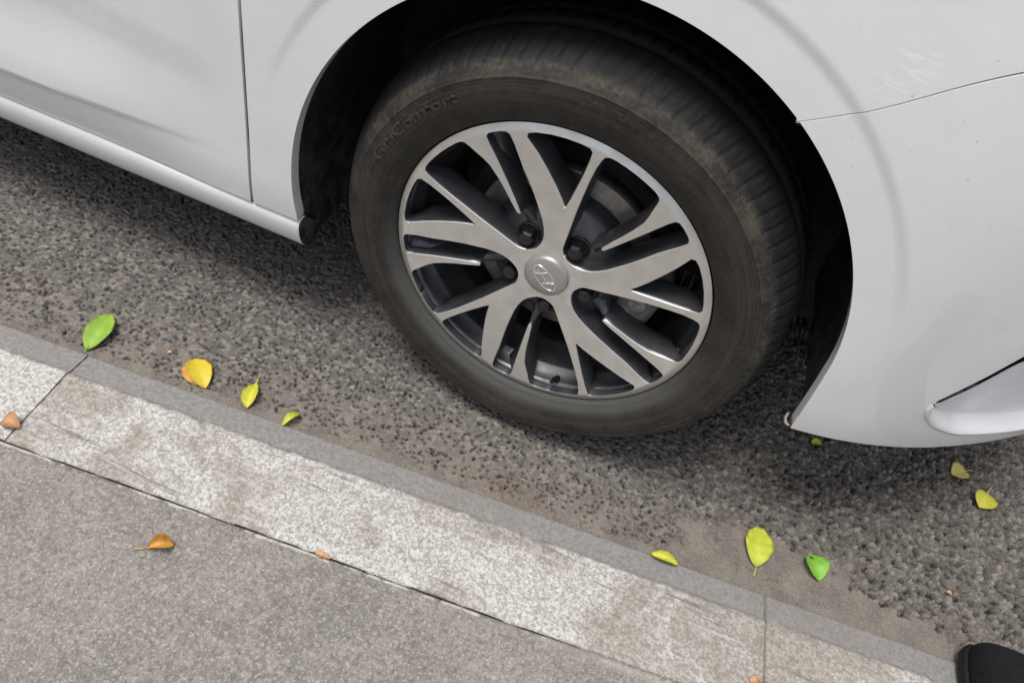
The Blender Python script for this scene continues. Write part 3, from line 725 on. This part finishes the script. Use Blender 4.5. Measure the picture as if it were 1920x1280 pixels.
for k in range(5):
    if nut is None:
        V = []; F = []
        for (y, r_, hexa) in ((.030, .0165, 0), (.0245, .0165, 0), (.0235, .0150, 0), (.0250, .0125, 0), (.0250, .0112, 1), (.0120, .0112, 1), (.0095, .0098, 1), (.0080, .0060, 0), (.0076, .0, 0)):
            for i in range(24):
                a = 2 * math.pi * i / 24; q = r_
                if hexa: q = r_ * math.cos(R(30)) / math.cos(((a + R(30)) % R(60)) - R(30)) * .98
                V.append((q * math.cos(a), y, q * math.sin(a)))
        for j in range(8):
            for i in range(24): F.append((j * 24 + i, j * 24 + (i + 1) % 24, (j + 1) * 24 + (i + 1) % 24, (j + 1) * 24 + i))
        nut = mk('lug_nut', V, F, NUTMAT, wheel, smooth=False); o = nut
    else: o = nut.copy(); col.objects.link(o)
    c = pol(.0572, PH - 72 * k - 21.5); o.location = (c[0], 0, c[1]); o.rotation_euler.y = random.random()
V, F = lathe([(.020, .0312), (.0075, .0312), (.0052, .0304), (.0040, .0285), (.0028, .0240), (.0016, .0160), (.0010, .008), (.0009, .0001)], 64)
mk('hub_cap', V, F, CAPMAT, wheel)
# emblem: slanted capital in an oval ring, long axis tilted
def emb(x, y):
    a = R(138); return (x * math.cos(a) - y * math.sin(a), 0, x * math.sin(a) + y * math.cos(a))
def ecv(x, y):
    q = emb(x, y); r_ = math.hypot(q[0], q[2]); return (q[0], float(np.interp(r_, [0, .016, .024, .0285], [.0008, .0014, .0026, .0038])), q[2])
prt = [tube([ecv(.0215 * math.cos(t), .0108 * math.sin(t)) for t in np.linspace(0, 2 * math.pi, 49)[:-1]], .0014, 8, True)]
for s in (-1, 1):
    prt.append(tube([ecv(s * .0085 + sl * .0028 * (1 + .3 * s * sl), sl * .0085) for sl in np.linspace(-1, 1, 7)], [.0012, .0016, .0017, .0016, .0017, .0016, .0012], 8))
prt.append(tube([ecv(xx, -.0012 * math.sin(xx / .0085 * 1.5)) for xx in np.linspace(-.0085, .0085, 7)], .0014, 8))
V, F = join(*prt); V = [(x, y if False else y, z) for x, y, z in V]
mk('emblem', V, F, EMBMAT, wheel)
V, F = tube([(*pol(.2035, 0)[:1], .012, pol(.2035, 0)[1]), (pol(.194, 0)[0], -.002, 0), (pol(.190, 0)[0], -.012, 0)], [.0042, .0040, .0034], 10)
vs_ = mk('valve_stem', [(v[0], v[1] + .012, v[2]) for v in V], F, BLACK, wheel); vs_.rotation_euler.y = -R(PH - 72 * 2 - 13)
# moulded lettering on the sidewall
def glyphs(txt):
    cu = bpy.data.curves.new('t', 'FONT'); cu.body = txt; cu.size = 1; cu.extrude = .04; cu.bevel_depth = .012; cu.bevel_resolution = 0; cu.resolution_u = 3
    o = bpy.data.objects.new('t', cu); col.objects.link(o); dg = bpy.context.evaluated_depsgraph_get(); dg.update()
    me = o.evaluated_get(dg).to_mesh(); V = np.array([v.co[:] for v in me.vertices]); F = [tuple(p.vertices) for p in me.polygons]
    o.evaluated_get(dg).to_mesh_clear(); bpy.data.objects.remove(o); bpy.data.curves.remove(cu); return V, F
def ring_text(txt, a_mid, r0, size, stretch=1.0):
    V, F = glyphs(txt); x = V[:, 0] - V[:, 0].mean(); rr = r0 + V[:, 1] * size; a = R(a_mid) - x * size * stretch / r0
    ysw = np.interp(rr, [q[1] for q in pr[4:26]], [q[0] for q in pr[4:26]])
    return np.stack([rr * np.cos(a), ysw - V[:, 2] * size * .9 - .0001, rr * np.sin(a)], 1).tolist(), F
LETTER = simple('dust_rubbed_rubber', (.052, .047, .040), .62, 0, .55, 60, .4)
V, F = ring_text('GitiComfort', 143.0, .2550, .0190, 1.62)
mk('sidewall_lettering', V, F, LETTER, wheel)
V, F = join(*[ring_text('I', a, .2295, .0085, 1) for a in np.arange(-14, -2, 1.0)])
mk('sidewall_rib_marks', V, F, TYRE, wheel)

# the wheel on the car's other side stands between the road and the far light
far = wheel.copy(); col.objects.link(far); far.location = (0, 1.72, ZC); far.rotation_euler.z = STEER + math.pi
for ch in list(wheel.children):
    if ch.name.split('.')[0] in ('tyre', 'spoke', 'hub_cap'):
        c_ = ch.copy(); col.objects.link(c_); c_.parent = far
# brake and hub behind the wheel
V, F = lathe([(.050, .001), (.050, .070), (.052, .074), (.066, .075), (.066, .078), (.064, .128), (.065, .130), (.086, .130), (.086, .08)], 96)
o = mk('brake_disc', V, F, DISC, car); o.location = (0, 0, ZC); o.rotation_euler.z = STEER
prt = []
for a in np.linspace(-40, 14, 8):
    pass
V = []; F = []; na = 12
for i, a in enumerate(np.linspace(-38, 16, na)):
    en = min(1, min(i, na - 1 - i) / 2 + .45)
    for (y, r_) in ((.056, .098), (.046 + .008 * (1 - en), .104), (.040 + .012 * (1 - en), .118), (.041 + .012 * (1 - en), .138), (.050, .150), (.075, .154), (.100, .150)):
        q = pol(r_, a); V.append((q[0], y, q[1]))
for i in range(na - 1):
    for j in range(6): F.append((i * 7 + j, i * 7 + j + 1, (i + 1) * 7 + j + 1, (i + 1) * 7 + j))
F += [tuple(range(7)), tuple((na - 1) * 7 + j for j in range(7))]
prt = [(V, F)]
for a in (-27, -4): q = pol(.124, a); prt.append(tube([(q[0], .050, q[1]), (q[0], .0365, q[1]), (q[0], .035, q[1])], [.014, .014, .010], 14))
V, F = join(*prt); o = mk('brake_caliper', V, F, CALI, car); o.location = (0, 0, ZC); o.rotation_euler.z = STEER
V, F = join(lathe([(.088, .0), (.088, .146), (.092, .150), (.10, .150)], 60), tube([(0, .12, 0), (-.02, .16, .16), (-.03, .22, .30)], [.05, .045, .05], 14), tube([(0, .12, -.03), (.05, .3, -.10)], [.03, .025], 10))
o = mk('suspension_upright', V, F, UNDER, car); o.location = (0, 0, ZC)

# ------------------------------------------------------------------ fallen leaves
def leaf(name, base, tip, z, width, mat, label, stem=.0, curl=.004, cup=.25, fold=0.0, skew=0.0, tilt=0.0, notch=False, wide=.45):
    b = np.array(base); t = np.array(tip); Ltot = float(np.linalg.norm(t - b)); d = (t - b) / Ltot
    Ls = stem; Lb = Ltot - Ls; nl, nw = 22, 9; V = []; F = []; ve = []; rm = []
    for i in range(nl + 1):
        f = i / nl; fw = f ** (math.log(.5) / math.log(wide))
        wv = width / 2 * max(.0, math.sin(math.pi * min(1, fw))) ** .68 * (1 - .10 * f)
        for j in range(nw + 1):
            s = j / nw * 2 - 1; x = Ls + Lb * f; y = wv * s * (1 + .03 * math.sin(f * 23 + s * 3)) + skew * math.sin(math.pi * f) * Lb
            h = curl * math.sin(math.pi * f) + cup * wv * s * s + fold * wv * max(0, s) + .0006 * math.sin(f * 26 + 2 * abs(s)) * abs(s) + tilt * (f - .5) * Lb + .0010 * (1 - min(1, abs(s) * 6))* -1
            if fold: y = y * (1 - .75 * min(1, fold) * max(0, s))
            V.append((x, y, h)); rm.append(max(abs(s), abs(2 * f - 1))); ve.append(max(1 - abs(s) * 7, .55 * (1 - abs(((f * 9 - abs(s) * 1.6) % 1) - .5) * 9)))
    for i in range(nl):
        for j in range(nw):
            if notch and i < 4 and j in (4, 5): continue
            F.append((i * (nw + 1) + j, (i + 1) * (nw + 1) + j, (i + 1) * (nw + 1) + j + 1, i * (nw + 1) + j + 1))
    sv, sf = tube([(0, .002, .0015), (Ls * .5, .0, .0025), (Ls + Lb * .12, 0, .0015)], [.0008, .0007, .0006], 6) if Ls > 0 else ([], [])
    nb = len(V); V2, F2 = join((V, F), (sv, sf))
    o = mk(name, V2, F2, mat); o.location = (b[0], b[1], z); o.rotation_euler.z = math.atan2(d[1], d[0])
    a = o.data.attributes.new('vein', 'FLOAT', 'POINT'); a.data.foreach_set('value', np.clip(np.array(ve + [.6] * (len(V2) - nb)), 0, 1).astype(np.float32))
    a = o.data.attributes.new('rim', 'FLOAT', 'POINT'); a.data.foreach_set('value', np.array(rm + [.3] * (len(V2) - nb)).astype(np.float32))
    md = o.modifiers.new('thick', 'SOLIDIFY'); md.thickness = .0004
    return tag(o, label, 'leaf', 'fallen leaves')
GRN = mat_leaf('fresh_green_leaf', (.30, .47, .055), (.23, .40, .05))
GRN2 = mat_leaf('deep_green_leaf', (.16, .40, .035), (.22, .46, .05))
LIM = mat_leaf('yellow_green_leaf', (.52, .56, .050), (.44, .52, .045))
YEL = mat_leaf('yellow_leaf', (.66, .47, .020), (.58, .50, .03))
YEL2 = mat_leaf('greenish_yellow_leaf', (.60, .55, .045), (.50, .52, .05))
PAL = mat_leaf('pale_yellow_leaf', (.66, .58, .17), (.60, .52, .12))
ORG = mat_leaf('dry_orange_leaf', (.70, .40, .075), (.55, .28, .06), .5)
PCH = mat_leaf('faded_orange_leaf', (.52, .28, .14), (.42, .23, .12), .2)
leaf('leaf', (-.6051, -.2027), (-.626, -.1235), .004, .040, GRN, 'broad bright green leaf lying against the kerb, left of the other leaves', .004, .006, .30, .0, -.05, wide=.5)
leaf('leaf', (-.467, -.137), (-.4179, -.1757), .003, .036, YEL, 'deep yellow oval leaf between the green leaf and the wheel', 0, .007, .22, 0, .04, wide=.5)
leaf('leaf', (-.472, -.140), (-.425, -.172), .0015, .042, ORG, 'brown orange leaf rim showing beneath the deep yellow leaf', 0, .002, .05, 0, .0, wide=.5)
leaf('leaf', (-.3641, -.1156), (-.3464, -.1778), .003, .028, YEL2, 'narrow yellow leaf with long stem near the kerb', .014, .005, .35, .3, .0, wide=.6)
leaf('leaf', (-.2719, -.1512), (-.2843, -.1822), .005, .018, LIM, 'small lime green leaf curled up against the kerb edge', 0, .008, .5, .5, .05)
leaf('leaf', (.2858, -.128), (.3281, -.1272), .0105, .016, YEL2, 'thin yellow leaf resting at the grey sloping kerb edge', 0, .006, .5, .6, .0)
leaf('leaf', (.4414, -.0882), (.4388, -.0013), .004, .046, LIM, 'large yellow green leaf lying flat on the dusty gutter patch', .016, .006, .25, 0, .02, wide=.52)
leaf('leaf', (.5165, -.0103), (.5383, -.0497), .004, .040, GRN2, 'dark green cupped leaf with a black notch at its stem', .003, .008, .45, 0, .0, notch=True, wide=.5)
leaf('leaf', (.7915, .2975), (.7544, .2683), .005, .036, PAL, 'pale straw leaf below the bumper, upper of two', .012, .006, .4, 0, .0, wide=.62)
leaf('leaf', (.8257, .279), (.8006, .2198), .005, .040, YEL2, 'round yellow leaf below the bumper, lower of two', .020, .006, .35, 0, .0, wide=.62)
leaf('leaf', (-0.3377, -0.4317), (-0.2994, -0.4048), .0145, .024, ORG, 'curled dry orange leaf lying on the grey pavement', .014, .010, .9, .9, .0, wide=.65)
leaf('leaf', (-0.6043, -0.3532), (-0.5772, -0.3530), .0165, .026, PCH, 'faded orange leaf scrap on the kerb stone at the left edge', 0, .006, .5, .3, .0)
leaf('leaf', (-.5063, -.1453), (-.5004, -.1418), .003, .006, ORG, 'tiny orange leaf crumb right of the bright green leaf', 0, .002, .4)
leaf('leaf', (.736, .0281), (.7452, .025), .003, .008, PCH, 'tiny orange leaf crumb on the coarse asphalt by the shoe', 0, .003, .4)
leaf('leaf', (0.4518, -0.2478), (0.4661, -0.2415), .0148, .012, PCH, 'small orange leaf scrap beside the right kerb joint', 0, .004, .4)
leaf('leaf', (.5034, .2095), (.5221, .217), .004, .014, LIM, 'small olive leaf in the shade under the bumper corner', 0, .004, .3)
leaf('leaf', (-0.1382, -0.3368), (-0.1152, -0.3352), .0142, .008, PCH, 'orange leaf sliver wedged in the pavement joint', 0, .002, .3)
def twig(a, b, z, label):
    d = np.array(b) - np.array(a); P = [(a[0] + d[0] * t + .002 * math.sin(t * 5), a[1] + d[1] * t, z + .001 * math.sin(t * 3)) for t in np.linspace(0, 1, 6)]
    V, F = tube(P, [.0010, .0015, .0014, .0015, .0012, .0006], 6); return tag(mk('twig', V, F, TWIG), label, 'twig', 'twigs by the kerb')
twig((-.7553, -.1323), (-.7551, -.1081), .003, 'dry brown twig on the road, farther from the kerb')
twig((-.7226, -.160), (-.719, -.1443), .003, 'short dark twig on the road, nearer the green leaf')

# loose grit along the gutter: too many and too small to count
def blob(n=1):
    V = [(1, 0, 0), (-1, 0, 0), (0, 1, 0), (0, -1, 0), (0, 0, 1), (0, 0, -1)]; return V, [(0, 2, 4), (2, 1, 4), (1, 3, 4), (3, 0, 4), (2, 0, 5), (1, 2, 5), (3, 1, 5), (0, 3, 5)]
V = []; F = []; bv, bf = blob()
for i in range(900):
    s = rng.uniform(-1.0, .95); d = abs(rng.normal(0, .045)) + .002; x, y = s * CT - (T_A + d) * ST, s * ST + (T_A + d) * CT
    r_ = .0006 + .0016 * rng.random() ** 4; b = len(V); a = rng.random() * 6.28
    for q in bv:
        k = r_ * (1 + .5 * (rng.random() - .5)); V.append((x + k * (q[0] * math.cos(a) - q[1] * math.sin(a)), y + k * (q[0] * math.sin(a) + q[1] * math.cos(a)), .0022 + k * q[2] * .8))
    F += [tuple(j + b for j in g) for g in bf]
tag(mk('grit', V, F, GRIT, smooth=False), 'loose pale grit scattered along the gutter', 'grit', kind='stuff')

V = []; F = []
for i in range(130):
    if i < 45: x, y = -.455 + rng.normal(0, .035), -.172 + rng.normal(0, .010)
    else:
        q = rng.uniform(-1.0, .8); d = abs(rng.normal(0, .03)) + .004; x, y = q * CT - (T_A + d) * ST, q * ST + (T_A + d) * CT
    a = rng.random() * 6.28; L = .0015 + .0045 * rng.random() ** 2; w_ = L * rng.uniform(.15, .5); b = len(V)
    for (p_, q_, h_) in ((-L, 0, .0026), (0, w_, .0040), (L, 0, .0028), (0, -w_, .0030), (0, 0, .0018)):
        V.append((x + p_ * math.cos(a) - q_ * math.sin(a), y + p_ * math.sin(a) + q_ * math.cos(a), h_))
    F += [(b, b + 1, b + 2, b + 3), (b, b + 4, b + 1), (b + 1, b + 4, b + 2), (b + 2, b + 4, b + 3), (b + 3, b + 4, b)]
tag(mk('leaf_litter', V, F, TWIG, smooth=False), 'brown crumbs of dry leaf strewn along the gutter', 'litter', kind='stuff')

# ------------------------------------------------------------------ black shoe at the corner, toe over the kerb
SX, SY = .788, -.060
shoe = empty('shoe', (SX, SY, KTOP), R(4)); tag(shoe, 'plain black shoe standing on the kerb in the lower right corner', 'shoe')
def shoe_ring(yb, zb, wd, ht, top, n=28):
    L = []
    for i in range(n):
        a = 2 * math.pi * i / n; c, s = math.cos(a), math.sin(a)
        L.append((wd * math.copysign(abs(c) ** .7, c), yb, zb + (top if s > 0 else ht) * math.copysign(abs(s) ** .75, s)))
    return L
stn = [(0.000, .022, .022, .008, .012), (-.004, .024, .036, .012, .022), (-.014, .026, .044, .016, .030), (-.035, .028, .048, .018, .033), (-.070, .030, .050, .020, .040), (-.11, .034, .048, .024, .050), (-.15, .040, .043, .030, .062), (-.19, .048, .040, .038, .070), (-.23, .050, .040, .040, .066), (-.265, .048, .036, .038, .060), (-.280, .046, .022, .034, .05)]
V = []; F = []
for q in stn: V += shoe_ring(*q)
for i in range(len(stn) - 1):
    for j in range(28): F.append((i * 28 + j, i * 28 + (j + 1) % 28, (i + 1) * 28 + (j + 1) % 28, (i + 1) * 28 + j))
F += [tuple(range(28)), tuple((len(stn) - 1) * 28 + j for j in range(28))[::-1]]
mk('upper', V, F, CANVAS, shoe)
V = []; F = []
for z, g_ in ((.001, .001), (.004, .003), (.016, .003), (.019, .001)):
    ring = [(wd + g_, yb) for (yb, zb, wd, ht, tp) in stn]
    pts = [(x, y) for x, y in ring] + [(-x, y) for x, y in ring[::-1]]
    V += [(x, y + (g_ if y > -.02 else 0), z) for x, y in pts]
m = 2 * len(stn)
for i in range(3):
    for j in range(m): F.append((i * m + j, i * m + (j + 1) % m, (i + 1) * m + (j + 1) % m, (i + 1) * m + j))
F += [tuple(range(m))[::-1], tuple(3 * m + j for j in range(m))]
mk('sole', V, F, SOLE, shoe)
for i, y in enumerate((-.085, -.105, -.125, -.145)):
    z0 = .030 + float(np.interp(-y, [.07, .11, .15], [.042, .055, .071])); pts = [(.026 * s, y + .004 * s * (1 if i % 2 else -1), z0 - .010 * abs(s) ** 2 + .001) for s in np.linspace(-1, 1, 9)]
    V, F = tube(pts, .0025, 6); mk('lace', V, F, CANVAS, shoe)
V, F = tube([(0, -.205, .085), (0, -.21, .13), (0, -.215, .19), (0, -.22, .24)], [.047, .052, .058, .062], 24); mk('trouser_hem', V, F, CANVAS, shoe)
